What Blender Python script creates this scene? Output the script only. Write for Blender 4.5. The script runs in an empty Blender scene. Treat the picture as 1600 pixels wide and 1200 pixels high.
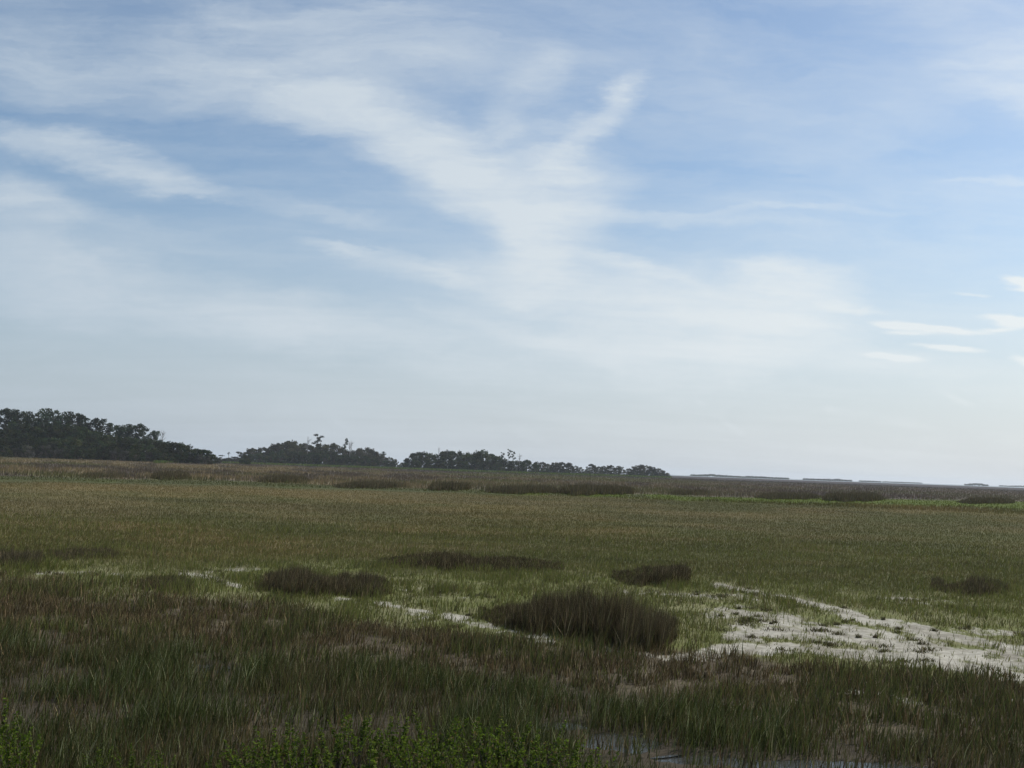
import bpy, math, random
import numpy as np
from mathutils import Matrix, Vector

# ------------------------------------------------------------------ camera, sky, sun
H = 3.2                      # eye height over the marsh
F = 1600.0                   # focal length in units of 1/1600 of the picture's width
PITCH, ROLL = math.radians(4.735), math.radians(1.976)
SUN_EL, SUN_AZ = math.radians(46), math.radians(62)
scene = bpy.context.scene
col = scene.collection
cam_d = bpy.data.cameras.new('camera')
cam_d.sensor_width = 36; cam_d.lens = 36 * F / 1600
cam_d.clip_start = 0.1; cam_d.clip_end = 40000
cam = bpy.data.objects.new('camera', cam_d); col.objects.link(cam)
CR = Matrix.Rotation(math.pi/2 + PITCH, 3, 'X') @ Matrix.Rotation(ROLL, 3, 'Z')
cam.matrix_world = Matrix.Translation((0, 0, H)) @ CR.to_4x4()
scene.camera = cam
scene.view_settings.view_transform = 'Standard'
scene.view_settings.look = 'None'
scene.view_settings.exposure = 0.25
scene.view_settings.gamma = 1
try:
    scene.cycles.volume_bounces = 1
    scene.cycles.transparent_max_bounces = 8
except Exception: pass
CRn = np.array(CR)

def ray(x, y):
    return CRn @ np.array([(x-800)/F, (600-y)/F, -1.0])
def at(x, y):                 # point of the ground
    d = ray(x, y); t = -H/d[2]
    return d[0]*t, d[1]*t
def on(x, y, dist):           # point at a given distance north
    d = ray(x, y); t = dist/d[1]
    return d[0]*t, dist, H + d[2]*t
def level_px(x, y):                 # image pixel to un-rolled image coordinates on the ground: across, below horizon
    X, Y = at(x, y); return F*X/Y, F*H/Y

# ---------------------------------------------------------------- sky
world = bpy.data.worlds.new('World'); scene.world = world; world.use_nodes = True
nt = world.node_tree; nt.nodes.clear()
N = nt.nodes.new; L = nt.links.new
def wmath(op, a, b=None, c=None, clamp=False):
    n = N('ShaderNodeMath'); n.operation = op; n.use_clamp = clamp
    for i, v in enumerate((a, b, c)):
        if v is None: continue
        if isinstance(v, (int, float)): n.inputs[i].default_value = v
        else: L(v, n.inputs[i])
    return n.outputs[0]
sky = N('ShaderNodeTexSky'); sky.sky_type = 'NISHITA'; sky.sun_disc = False
sky.sun_elevation = SUN_EL; sky.sun_rotation = SUN_AZ
sky.air_density = 1.0; sky.dust_density = 1.2; sky.ozone_density = 1.6
tc = N('ShaderNodeTexCoord')
sep = N('ShaderNodeSeparateXYZ'); L(tc.outputs['Generated'], sep.inputs[0])
dx, dy, dz = sep.outputs
# tangent coordinates of the sky's southern half (blobs live here)
ady = wmath('MAXIMUM', dy, 0.12)
U = wmath('DIVIDE', dx, ady); V = wmath('DIVIDE', dz, ady)
uv = N('ShaderNodeCombineXYZ'); L(U, uv.inputs[0]); L(V, uv.inputs[1])
# cloud-plane coordinates for streaks
zz = wmath('ADD', wmath('MAXIMUM', dz, 0.0), 0.12)
cp = N('ShaderNodeCombineXYZ'); L(wmath('DIVIDE', dx, zz), cp.inputs[0]); L(wmath('DIVIDE', dy, zz), cp.inputs[1])
def noise(vec, scale, detail, rough, dist=0.0, rot=None, sc=None, loc=None):
    if rot is not None or sc is not None or loc is not None:
        m = N('ShaderNodeMapping'); m.vector_type = 'POINT'
        L(vec, m.inputs['Vector'])
        if rot is not None: m.inputs['Rotation'].default_value = (0, 0, rot)
        if sc is not None: m.inputs['Scale'].default_value = sc
        if loc is not None: m.inputs['Location'].default_value = loc
        vec = m.outputs[0]
    n = N('ShaderNodeTexNoise'); n.inputs['Scale'].default_value = scale
    n.inputs['Detail'].default_value = detail; n.inputs['Roughness'].default_value = rough
    n.inputs['Distortion'].default_value = dist
    L(vec, n.inputs['Vector']); return n
def vmadd(vec, colr, amt):
    s = N('ShaderNodeVectorMath'); s.operation = 'SUBTRACT'; L(colr, s.inputs[0]); s.inputs[1].default_value = (.5, .5, .5)
    m = N('ShaderNodeVectorMath'); m.operation = 'MULTIPLY_ADD'; L(s.outputs[0], m.inputs[0])
    m.inputs[1].default_value = amt; L(vec, m.inputs[2]); return m.outputs[0]
w1 = noise(uv.outputs[0], 5.0, 3, .55)
wv = vmadd(uv.outputs[0], w1.outputs['Color'], (.07, .04, 0))
w2 = noise(uv.outputs[0], 16.0, 5, .62, rot=.25, sc=(.55, 1.6, 1))
wv = vmadd(wv, w2.outputs['Color'], (.06, .032, 0))
w4 = noise(uv.outputs[0], 60.0, 4, .7, rot=-.6, sc=(.5, 1.8, 1))
wv = vmadd(wv, w4.outputs['Color'], (.022, .016, 0))
w3 = noise(uv.outputs[0], 30.0, 5, .6, sc=(.5, 1.5, 1))
wvs = vmadd(uv.outputs[0], w3.outputs['Color'], (.05, .012, 0))   # gentle warp for small clouds
def blob(cx, cy, rx, ry, ang, s, soft=True, vec=None):
    d = ray(cx, cy); u, v = d[0]/d[1], d[2]/d[1]
    m = N('ShaderNodeMapping'); m.vector_type = 'TEXTURE'
    L(vec if vec is not None else wv, m.inputs['Vector'])
    m.inputs['Location'].default_value = (u, v, 0)
    m.inputs['Rotation'].default_value = (0, 0, -math.radians(ang))
    m.inputs['Scale'].default_value = (rx/F, ry/F, 1)
    l = N('ShaderNodeVectorMath'); l.operation = 'LENGTH'; L(m.outputs[0], l.inputs[0])
    r = N('ShaderNodeMapRange'); r.interpolation_type = 'SMOOTHSTEP'
    L(l.outputs['Value'], r.inputs['Value'])
    r.inputs['From Min'].default_value = 1.55 if soft else 1.25
    r.inputs['From Max'].default_value = 0.0 if soft else 0.45
    r.inputs['To Min'].default_value = 0; r.inputs['To Max'].default_value = s
    return r.outputs[0]
CIRRUS = [
 (480,160,120,45,8,.40),(560,190,110,48,15,.42),(640,215,110,58,25,.50),(710,262,120,62,33,.52),(790,300,110,75,45,.48),(860,335,95,75,60,.50),
 (830,400,85,60,80,.52),(915,290,80,65,30,.40),(880,240,50,70,10,.30),(935,190,95,24,-52,.38),(968,146,50,12,-42,.15),(830,140,80,40,-60,.22),
 (800,215,80,40,20,.20),(300,95,260,80,10,.27),(560,75,280,80,8,.26),(400,25,220,40,0,.12),(400,150,180,40,5,.2),
 (40,70,150,90,20,.35),(150,150,190,30,8,.2),(90,236,150,30,8,.62),(190,262,110,30,14,.55),(275,293,70,13,12,.40),
 (20,320,90,45,20,.5),(60,430,230,70,8,.55),(330,470,270,45,12,.55),(600,525,260,40,8,.45),
 (120,340,260,22,10,.25),(450,330,250,14,8,.16),(930,470,230,50,10,.55),(1160,480,150,58,4,.55),(1250,440,90,28,2,.45),(1200,520,130,40,2,.35),
 (1080,545,250,45,0,.50),(820,520,190,18,12,.4),(680,432,130,17,7,.34),(530,396,65,8,4,.40),
 (1000,420,160,14,14,.35),(1210,330,230,6,-3,.15),(1090,345,240,12,1,.12),(1520,50,230,85,28,.13),
 (1570,285,90,6,0,.2),(1590,150,120,40,20,.15),(1310,480,60,9,0,.35),(1300,560,200,30,0,.3)]
acc = None
for c in CIRRUS:
    o = blob(*c)
    acc = o if acc is None else wmath('ADD', acc, o)
streak = noise(cp.outputs[0], 1.3, 10, .66, .5, rot=.5, sc=(.35, 1.5, 1))
fine = noise(wv, 9.0, 10, .66, .3, rot=.35, sc=(.4, 1.7, 1))
st = wmath('ADD', wmath('MULTIPLY', streak.outputs[0], .9), wmath('MULTIPLY', fine.outputs[0], 1.2))
veil = wmath('MULTIPLY', wmath('SUBTRACT', st, .88, clamp=True), .75)
fib = noise(wv, 22.0, 8, .7, .4, rot=.55, sc=(.22, 1.3, 1))
st2 = wmath('ADD', wmath('MULTIPLY', st, 1.5), wmath('MULTIPLY', fib.outputs[0], .9))
dn = wmath('MULTIPLY', acc, wmath('MAXIMUM', wmath('SUBTRACT', st2, 1.16), .05))
cir = wmath('SUBTRACT', 1.0, wmath('POWER', 2.718, wmath('MULTIPLY', dn, -1.65)))
cir = wmath('ADD', cir, veil)
SMALL = [(1400,508,38,6,3,.8),(1445,514,60,5,3,.75),(1490,516,34,4,2,.5),(1420,520,34,3,0,.5),(1470,541,44,4,2,.7),(1495,546,40,5,2,.75),
 (1390,556,32,4,2,.6),(1412,560,30,4,3,.6),(1575,497,40,6,2,.9),(1590,505,36,8,0,.9),(1565,516,40,4,-4,.6),(1540,522,34,3,0,.35),
 (1602,437,28,6,4,.95),(1612,446,36,8,4,.95),(1590,452,24,4,3,.5),(1490,626,26,6,22,.22),(1598,562,24,5,2,.6),(1605,570,18,4,2,.5),(1518,461,24,3,2,.3),
 (540,662,18,9,20,.10),(830,680,30,8,25,.09),(1145,668,28,6,30,.12),(1092,628,12,4,10,.12),(1300,640,14,5,20,.12),(820,622,24,4,0,.08),(1420,662,50,6,5,.12)]
for c in SMALL:
    c = c[:5] + (c[5]*1.2,)
    cir = wmath('ADD', cir, wmath('MULTIPLY', blob(*c, soft=True, vec=wvs), wmath('ADD', wmath('MULTIPLY', fib.outputs[0], 1.3), .55)))
cir = wmath('MINIMUM', cir, .9); cir = wmath('MAXIMUM', cir, 0.0)
skyc = N('ShaderNodeMixRGB'); skyc.blend_type = 'MULTIPLY'; skyc.inputs[0].default_value = 1
L(sky.outputs[0], skyc.inputs[1]); skyc.inputs[2].default_value = (.96, 1.02, 1.02, 1)
# milky air towards the horizon
elv = wmath('MAXIMUM', V, -0.02)
hz = N('ShaderNodeMapRange'); hz.interpolation_type = 'SMOOTHSTEP'
L(elv, hz.inputs['Value']); hz.inputs['From Min'].default_value = .34; hz.inputs['From Max'].default_value = -.03
hz.inputs['To Min'].default_value = 0; hz.inputs['To Max'].default_value = .93
# the air is brighter on the sun's side
side = N('ShaderNodeMapRange'); L(dx, side.inputs['Value'])
side.inputs['From Min'].default_value = -.45; side.inputs['From Max'].default_value = .45
mixc = N('ShaderNodeMixRGB'); L(side.outputs[0], mixc.inputs[0])
mixc.inputs[1].default_value = (3.60, 4.20, 4.90, 1); mixc.inputs[2].default_value = (5.75, 6.15, 6.55, 1)
m1 = N('ShaderNodeMixRGB'); L(hz.outputs[0], m1.inputs[0]); L(skyc.outputs[0], m1.inputs[1]); L(mixc.outputs[0], m1.inputs[2])
mixk = N('ShaderNodeMixRGB'); L(side.outputs[0], mixk.inputs[0])
mixk.inputs[1].default_value = (4.6, 5.3, 6.0, 1); mixk.inputs[2].default_value = (7.1, 7.5, 7.6, 1)
m2 = N('ShaderNodeMixRGB'); L(cir, m2.inputs[0]); L(m1.outputs[0], m2.inputs[1]); L(mixk.outputs[0], m2.inputs[2])
bg = N('ShaderNodeBackground'); bg.inputs['Strength'].default_value = 0.1
L(m2.outputs[0], bg.inputs['Color'])
wo = N('ShaderNodeOutputWorld'); L(bg.outputs[0], wo.inputs[0])

# ---------------------------------------------------------------- sun
sd = bpy.data.lights.new('sun', 'SUN'); sd.energy = 3.4; sd.angle = math.radians(.53); sd.color = (1, .95, .86)
so = bpy.data.objects.new('sun', sd); col.objects.link(so)
sdir = Vector((math.sin(SUN_AZ)*math.cos(SUN_EL), math.cos(SUN_AZ)*math.cos(SUN_EL), math.sin(SUN_EL)))
so.rotation_euler = sdir.to_track_quat('Z', 'Y').to_euler()
so.location = (0, 0, 60)

# ---------------------------------------------------------------- helpers
rng = np.random.default_rng(7)
random.seed(7)
def vnoise(x, y, seed=0):
    xi = np.floor(x).astype(np.int64); yi = np.floor(y).astype(np.int64)
    fx = x - xi; fy = y - yi
    fx = fx*fx*(3-2*fx); fy = fy*fy*(3-2*fy)
    def h(a, b):
        n = (a*374761393 + b*668265263 + seed*1442695041) & 0xffffffff
        n = ((n ^ (n >> 13)) * 1274126177) & 0xffffffff
        n = n ^ (n >> 16)
        return (n & 0xffff)/65535.0
    return ((h(xi, yi)*(1-fx) + h(xi+1, yi)*fx)*(1-fy) + (h(xi, yi+1)*(1-fx) + h(xi+1, yi+1)*fx)*fy)
def fbm(x, y, o=4, seed=0, r=.5):
    s = 0; a = 1; t = 0
    for i in range(o):
        s = s + a*vnoise(x*2**i + 17.3*i, y*2**i - 9.1*i, seed+i); t += a; a *= r
    return s/t
def sstep(a, b, x):
    t = np.clip((x-a)/(b-a), 0, 1); return t*t*(3-2*t)
def tag(o, label=None, cat=None, group=None, kind=None):
    if label: o['label'] = label
    if cat: o['category'] = cat
    if group: o['group'] = group
    if kind: o['kind'] = kind
    return o
def mesh_np(name, verts, faces_list, colors=None, mat=None, smooth=False):
    """verts (n,3); faces_list: list of int arrays (m,k)."""
    me = bpy.data.meshes.new(name)
    verts = np.ascontiguousarray(verts, dtype=np.float32)
    me.vertices.add(len(verts)); me.vertices.foreach_set('co', verts.ravel())
    idx = np.concatenate([f.ravel() for f in faces_list]).astype(np.int32)
    tot = np.concatenate([np.full(len(f), f.shape[1]) for f in faces_list]).astype(np.int32)
    st_ = np.concatenate([[0], np.cumsum(tot)[:-1]]).astype(np.int32)
    me.loops.add(len(idx)); me.loops.foreach_set('vertex_index', idx)
    me.polygons.add(len(tot)); me.polygons.foreach_set('loop_start', st_); me.polygons.foreach_set('loop_total', tot)
    if colors is not None:
        a = me.color_attributes.new('tone', 'FLOAT_COLOR', 'POINT')
        c = np.ones((len(verts), 4), dtype=np.float32); c[:, :3] = colors
        a.data.foreach_set('color', c.ravel())
    me.update(calc_edges=True); me.validate()
    if smooth: me.polygons.foreach_set('use_smooth', np.ones(len(tot), dtype=bool))
    if mat: me.materials.append(mat)
    return me
def obj(name, me, parent=None, loc=None):
    o = bpy.data.objects.new(name, me); col.objects.link(o)
    if parent: o.parent = parent
    if loc is not None: o.location = loc
    return o
def new_mat(name):
    m = bpy.data.materials.new(name); m.use_nodes = True
    t = m.node_tree; t.nodes.clear(); return m, t
def leaf_mat(name, trans=.35, rough=.55, spec=.3, noise_scale=None, gain=1.0):
    m, t = new_mat(name); n = t.nodes.new; l = t.links.new
    at_ = n('ShaderNodeAttribute'); at_.attribute_name = 'tone'
    src = at_.outputs['Color']
    if name == 'tree_leaves':
        oi = n('ShaderNodeObjectInfo'); mr_ = n('ShaderNodeMapRange'); l(oi.outputs['Random'], mr_.inputs['Value'])
        mr_.inputs['To Min'].default_value = .5; mr_.inputs['To Max'].default_value = 1.25
        g_ = n('ShaderNodeVectorMath'); g_.operation = 'SCALE'; l(src, g_.inputs[0]); l(mr_.outputs[0], g_.inputs['Scale']); src = g_.outputs[0]
    if gain != 1.0:
        g = n('ShaderNodeMixRGB'); g.blend_type = 'MULTIPLY'; g.inputs[0].default_value = 1
        l(src, g.inputs[1]); g.inputs[2].default_value = (gain, gain, gain, 1); src = g.outputs[0]
    p = n('ShaderNodeBsdfPrincipled'); p.inputs['Roughness'].default_value = rough
    p.inputs['Specular IOR Level'].default_value = spec
    l(src, p.inputs['Base Color'])
    tr = n('ShaderNodeBsdfTranslucent'); l(src, tr.inputs[0])
    mx = n('ShaderNodeMixShader'); mx.inputs[0].default_value = trans
    l(p.outputs[0], mx.inputs[1]); l(tr.outputs[0], mx.inputs[2])
    o = n('ShaderNodeOutputMaterial'); l(mx.outputs[0], o.inputs[0])
    return m
M_GRASS = leaf_mat('grass_blades', .35, .6, .12)
M_RUSH = leaf_mat('rush_stems', .2, .7, .08)
M_LEAF = leaf_mat('tree_leaves', .25, .7, .08)
M_SHRUB = leaf_mat('shrub_leaves', .45, .7, .15)
def bark(name, c1, c2):
    m, t = new_mat(name); n = t.nodes.new; l = t.links.new
    no = n('ShaderNodeTexNoise'); no.inputs['Scale'].default_value = 3; no.inputs['Detail'].default_value = 6
    cr = n('ShaderNodeValToRGB'); cr.color_ramp.elements[0].color = (*c1, 1); cr.color_ramp.elements[1].color = (*c2, 1)
    l(no.outputs[0], cr.inputs[0])
    p = n('ShaderNodeBsdfPrincipled'); p.inputs['Roughness'].default_value = .9; l(cr.outputs[0], p.inputs['Base Color'])
    o = n('ShaderNodeOutputMaterial'); l(p.outputs[0], o.inputs[0]); return m
M_BARK = bark('bark', (.05, .04, .03), (.13, .10, .08))
M_DEAD = bark('bleached_wood', (.14, .13, .12), (.26, .25, .23))

# ---------------------------------------------------------------- zones of the marsh
def line(pts):
    a = np.array([level_px(*p) for p in pts]); return a[:, 0], a[:, 1]
L1 = line([(-300,960),(0,985),(200,1000),(400,1035),(600,1058),(900,1085),(1100,1105),(1300,1132),(1600,1165),(1900,1190)])
L2 = line([(-300,900),(0,912),(250,925),(400,950),(550,965),(700,985),(900,1008),(1050,1022),(1200,1035),(1400,1045),(1600,1078),(1900,1100)])
L3 = line([(-300,850),(0,868),(300,890),(600,882),(900,893),(1100,912),(1300,925),(1600,932),(1900,940)])
L4 = line([(-300,745),(0,753),(300,758),(600,768),(900,776),(1200,785),(1600,796),(1900,806)])
L5 = line([(-300,736),(0,744),(300,751),(600,761),(900,769.5),(1200,778),(1600,783),(1900,790)])
SAND = [([(60,896),(130,896),(210,901)], 5, .42), ([(283,896),(320,900),(345,908),(372,917)], 3.5, .8),
 ([(325,893),(400,889)], 3, .45), ([(530,937),(600,943),(665,956)], 4.5, .72),
 ([(660,960),(720,970),(780,983),(850,1000)], 11, .62), ([(900,1003),(1000,1020),(1060,1025)], 9, .5),
 ([(600,915),(700,930),(760,935)], 8, .30), ([(1120,915),(1160,922),(1230,935),(1300,950),(1350,962)], 4, .95),
 ([(980,925),(1060,930),(1180,934)], 5, .5), ([(1130,955),(1250,975)], 14, .68),
 ([(1170,988),(1280,985),(1380,1000),(1480,1020),(1640,1042)], 18, .93),
 ([(1060,1027),(1150,1014),(1250,1012),(1400,1026),(1500,1042),(1640,1070)], 10, 1.0),
 ([(1300,952),(1350,966),(1450,988),(1540,1006),(1640,1028)], 8, .98),
 ([(1380,938),(1450,940),(1510,946)], 7, .5), ([(1480,985),(1640,990)], 8, .42),
 ([(1330,1080),(1460,1098)], 7, .5), ([(1580,1095),(1640,1098)], 4, .5), ([(250,950),(560,965)], 9, .25)]
SANDS = [(np.array([level_px(*q) for q in pts]), w, s) for pts, w, s in SAND]
def seg_dist(b, p, pts, w):
    best = np.full(b.shape, 1e9)
    kx = 1/3.0
    for i in range(len(pts)-1):
        ax, ay = pts[i][0]*kx, pts[i][1]; cx, cy = pts[i+1][0]*kx, pts[i+1][1]
        vx, vy = cx-ax, cy-ay
        t = np.clip(((b*kx-ax)*vx + (p-ay)*vy)/(vx*vx+vy*vy), 0, 1)
        best = np.minimum(best, np.hypot(b*kx-ax-t*vx, p-ay-t*vy))
    return best/w
def sand_mask(X, Y, b, p):
    s = np.zeros(b.shape)
    box = (p > 110) & (p < 420) & (np.abs(b) < 1000)
    bb, pp = b[box], p[box]
    ss = np.zeros(bb.shape)
    for pts, w, st_ in SANDS:
        ss = np.maximum(ss, st_*(1-sstep(.25, 1.5, seg_dist(bb, pp, pts, w))))
    s[box] = ss
    n = fbm(X*3.2, Y*1.7, 5, 3, .72)
    return sstep(.34, .74, s*.92 + (n-.5)*2.0*np.clip(s*2.5, 0, 1)), s
def zones(X, Y):
    Yc = np.maximum(Y, 2.0)
    b = F*X/Yc; p = F*H/Yc
    n1 = fbm(X*.35, Y*.22, 4, 11) - .5
    n2 = fbm(b/70.0, p/9.0, 3, 21) - .5
    j = n1*np.clip(p*.22, 2, 60) + n2*np.clip(p*.04, 0, 6)
    pj = p + j
    q1 = np.interp(b, *L1); q2 = np.interp(b, *L2); q3 = np.interp(b, *L3); q4 = np.interp(b, *L4); q5 = np.interp(b, *L5)
    f_fore = sstep(-14, 14, pj-q1)
    f_brown = sstep(-9, 9, pj-q2)*(1-f_fore)
    f_short = sstep(-18, 18, pj-q3)*(1-sstep(-9, 9, pj-q2))
    f_strip = sstep(-1.5, 1.5, (p+n2*5)-q5)*(1-sstep(-2.5, 2.5, (p+n2*5)-q4))
    f_mid = (1-sstep(-18, 18, pj-q3))*sstep(-2.5, 2.5, (p+n2*5)-q4)
    f_far = 1-sstep(-1.5, 1.5, (p+n2*5)-q5)
    return b, p, f_fore, f_brown, f_short, f_mid, f_strip, f_far
C = lambda *v: np.array(v)
def mixv(a, b, t): return a*(1-t[:, None]) + b*t[:, None]
def ground_color(X, Y):
    b, p, ff, fb, fs, fm, fst, ffar = zones(X, Y)
    n = fbm(X*.9, Y*.9, 4, 31); m = fbm(b/160., p/10., 4, 41); k = fbm(b/40., p/3.0, 3, 51); g = fbm(X*5, Y*5, 3, 61)
    r = fbm(X*.06, Y*.03, 4, 62)
    side = sstep(-700, 700, b)
    c = mixv(C(.045,.038,.026)[None], C(.075,.062,.046)[None], n)*ff[:, None]
    c = c + mixv(C(.075,.060,.042)[None], C(.132,.110,.074)[None], sstep(.35,.75,g*.5+n*.5))*fb[:, None]
    c = c + mixv(C(.125,.135,.048)[None], C(.17,.165,.085)[None], sstep(.3,.7,n))*fs[:, None]
    midc = mixv(C(.132,.112,.056)[None], C(.086,.087,.037)[None], sstep(0, 1, .25+.35*side + (m-.5)*1.6 + (p-60)/250.))
    midc = midc*(1 + .55*(fbm(b/260., p/4.5, 3, 43)-.5) + .35*(fbm(X*.05, Y*.025, 4, 44)-.5))[:, None]
    midc = mixv(midc, midc*C(1.06,1.0,.95), sstep(.5,.7,r))
    c = c + midc*fm[:, None]
    stc = mixv(C(.080,.084,.038)[None], C(.085,.108,.022)[None], sstep(.30,.62, m*.5 + .45*sstep(-300,200,b)*sstep(.3,.6,k) + .35*sstep(450,650,b)))
    c = c + stc*fst[:, None]
    farc = mixv(mixv(C(.175,.140,.086)[None], C(.135,.112,.076)[None], sstep(-500,200,b)), C(.095,.078,.064)[None], sstep(.42,.62,k*.6+m*.4))
    farc = mixv(farc, C(.105,.100,.050)[None], sstep(.56,.72,fbm(b/220., p/4., 3, 71)))
    farc = mixv(farc, C(.085,.070,.072)[None], sstep(-100,700,b)*.5)
    farc = mixv(farc, C(.050,.043,.042)[None], sstep(11, 4.5, p))
    c = c + farc*ffar[:, None]
    sm, s = sand_mask(X, Y, b, p)
    sc = mixv(C(.23,.212,.17)[None], C(.37,.35,.295)[None], sstep(.3,.65,g*.5+.5*fbm(X*2.2,Y*1.4,4,63)))
    c = mixv(c, sc, sm*(1-.5*ff))
    return c

POOLS = [(985,1160,52,11),(1310,1195,120,7),(335,1042,34,5),(1110,1185,70,8),(880,1130,30,5)]
def pool_hit(b, p):
    r = np.full(b.shape, 9.0)
    for x, y, rx, ry in POOLS:
        cb, cpp = level_px(x, y); dp = p-cpp; r = np.minimum(r, np.hypot((b-cb)/rx, np.where(dp > 0, dp/(ry+22), dp/ry)))
    return r
def pool_raw(X, Y):
    b = F*X/np.maximum(Y, 2.0); p = F*H/np.maximum(Y, 2.0); r = np.full(b.shape, 9.0)
    for x, y, rx, ry in POOLS:
        cb, cpp = level_px(x, y); r = np.minimum(r, np.hypot((b-cb)/rx, (p-cpp)/ry))
    return r + (fbm(X*2.5, Y*2.5, 3, 83)-.5)*1.2
def gz(X, Y):
    return (fbm(X*.5, Y*.5, 3, 81)-.5)*.05 + (fbm(X*3, Y*3, 3, 82)-.5)*.03 - .075*(1-sstep(.6, 1.5, pool_raw(X, Y)))

# ground: one sheet all round the viewer, finer where the photograph looks
th = np.concatenate([np.linspace(-180, -42, 60, endpoint=False), np.linspace(-42, 42, 900, endpoint=False), np.linspace(42, 180, 60, endpoint=False)])
th = np.radians(th)
pr = np.concatenate([np.array([5120, 2500, 1400, 900, 700, 600]), np.arange(540, 60, -1.3), np.arange(60, 8, -.6), np.geomspace(8, .6, 30)])
rr = F*H/pr
R, T = np.meshgrid(rr, th, indexing='ij')
X = (R*np.sin(T)).ravel(); Y = (R*np.cos(T)).ravel()
nr, nth = R.shape
gc = ground_color(X, Y)
Z = gz(X, Y)
v = np.stack([X, Y, Z], 1); v = np.vstack([v, [[0, 0, 0]]]); gc = np.vstack([gc, gc[:1]])
ii, jj = np.meshgrid(np.arange(nr-1), np.arange(nth), indexing='ij'); j2 = (jj+1) % nth
quads = np.stack([ii*nth+jj, ii*nth+j2, (ii+1)*nth+j2, (ii+1)*nth+jj], -1).reshape(-1, 4)[:, ::-1]
tri = np.stack([np.full(nth, nr*nth), (np.arange(nth)+1) % nth, np.arange(nth)], 1)[:, ::-1]
m, t = new_mat('marsh_soil'); n = t.nodes.new; l = t.links.new
a_ = n('ShaderNodeAttribute'); a_.attribute_name = 'tone'
ge = n('ShaderNodeNewGeometry')
n1 = n('ShaderNodeTexNoise'); n1.inputs['Scale'].default_value = 9; n1.inputs['Detail'].default_value = 8; n1.inputs['Roughness'].default_value = .7
n2 = n('ShaderNodeTexNoise'); n2.inputs['Scale'].default_value = .9; n2.inputs['Detail'].default_value = 9; n2.inputs['Roughness'].default_value = .75
l(ge.outputs['Position'], n1.inputs['Vector']); l(ge.outputs['Position'], n2.inputs['Vector'])
mr = n('ShaderNodeMapRange'); l(n1.outputs[0], mr.inputs['Value']); mr.inputs['From Min'].default_value = .3; mr.inputs['From Max'].default_value = .7
mr.inputs['To Min'].default_value = .68; mr.inputs['To Max'].default_value = 1.3
mr2 = n('ShaderNodeMapRange'); l(n2.outputs[0], mr2.inputs['Value']); mr2.inputs['From Min'].default_value = .3; mr2.inputs['From Max'].default_value = .7
mr2.inputs['To Min'].default_value = .8; mr2.inputs['To Max'].default_value = 1.2
mu = n('ShaderNodeMath'); mu.operation = 'MULTIPLY'; l(mr.outputs[0], mu.inputs[0]); l(mr2.outputs[0], mu.inputs[1])
mc = n('ShaderNodeVectorMath'); mc.operation = 'SCALE'; l(a_.outputs['Color'], mc.inputs[0]); l(mu.outputs[0], mc.inputs['Scale'])
bs = n('ShaderNodeBsdfPrincipled'); bs.inputs['Roughness'].default_value = .95; bs.inputs['Specular IOR Level'].default_value = .08
l(mc.outputs[0], bs.inputs['Base Color'])
bu = n('ShaderNodeBump'); bu.inputs['Strength'].default_value = .6; bu.inputs['Distance'].default_value = .03
l(n1.outputs[0], bu.inputs['Height']); l(bu.outputs[0], bs.inputs['Normal'])
oo = n('ShaderNodeOutputMaterial'); l(bs.outputs[0], oo.inputs[0])
M_SOIL = m
ground = obj('ground', mesh_np('ground', v, [quads, tri], gc, M_SOIL, smooth=True))
tag(ground, kind='structure')

# shallow pools in the foreground
m, t = new_mat('pool_water'); n = t.nodes.new; l = t.links.new
bs = n('ShaderNodeBsdfPrincipled'); bs.inputs['Base Color'].default_value = (.05, .05, .045, 1); bs.inputs['Roughness'].default_value = .12
no = n('ShaderNodeTexNoise'); no.inputs['Scale'].default_value = 25; no.inputs['Detail'].default_value = 4
ge = n('ShaderNodeNewGeometry'); l(ge.outputs['Position'], no.inputs['Vector'])
bu = n('ShaderNodeBump'); bu.inputs['Strength'].default_value = .25; bu.inputs['Distance'].default_value = .01
l(no.outputs[0], bu.inputs['Height']); l(bu.outputs[0], bs.inputs['Normal'])
oo = n('ShaderNodeOutputMaterial'); l(bs.outputs[0], oo.inputs[0]); M_WATER = m
for k, (x, y, rx, ry) in enumerate(POOLS):
    cb, cpp = level_px(x, y); vs = []
    for i in range(72):
        a = 2*math.pi*i/72
        w = 1.9
        b2 = cb + rx*w*math.cos(a); p2 = cpp + ry*w*math.sin(a); yy = F*H/p2
        vs.append((b2*yy/F, yy, -.024-.004*k))
    vs = np.array(vs); vs = np.vstack([vs, vs.mean(0, keepdims=True)])
    f = np.stack([np.arange(72), (np.arange(72)+1) % 72, np.full(72, 72)], 1)
    nrm = np.cross(vs[f[0, 1]]-vs[f[0, 0]], vs[72]-vs[f[0, 0]])
    if nrm[2] < 0: f = f[:, ::-1]
    tag(obj('water', mesh_np('water', vs, [f], None, M_WATER)), kind='structure')

# open water beyond the marsh, out to the horizon
m, t = new_mat('sea_water'); n = t.nodes.new; l = t.links.new
bs = n('ShaderNodeBsdfPrincipled'); bs.inputs['Base Color'].default_value = (.10, .12, .13, 1); bs.inputs['Roughness'].default_value = .22
no = n('ShaderNodeTexNoise'); no.inputs['Scale'].default_value = .08; no.inputs['Detail'].default_value = 5
ge = n('ShaderNodeNewGeometry'); l(ge.outputs['Position'], no.inputs['Vector'])
bu = n('ShaderNodeBump'); bu.inputs['Strength'].default_value = .15; bu.inputs['Distance'].default_value = .3
l(no.outputs[0], bu.inputs['Height']); l(bu.outputs[0], bs.inputs['Normal'])
oo = n('ShaderNodeOutputMaterial'); l(bs.outputs[0], oo.inputs[0])
ta = np.radians(np.linspace(-60, 60, 240)); near = 2500 + 260*(fbm(ta*22, ta*0, 3, 141)-.5)*2
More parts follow.
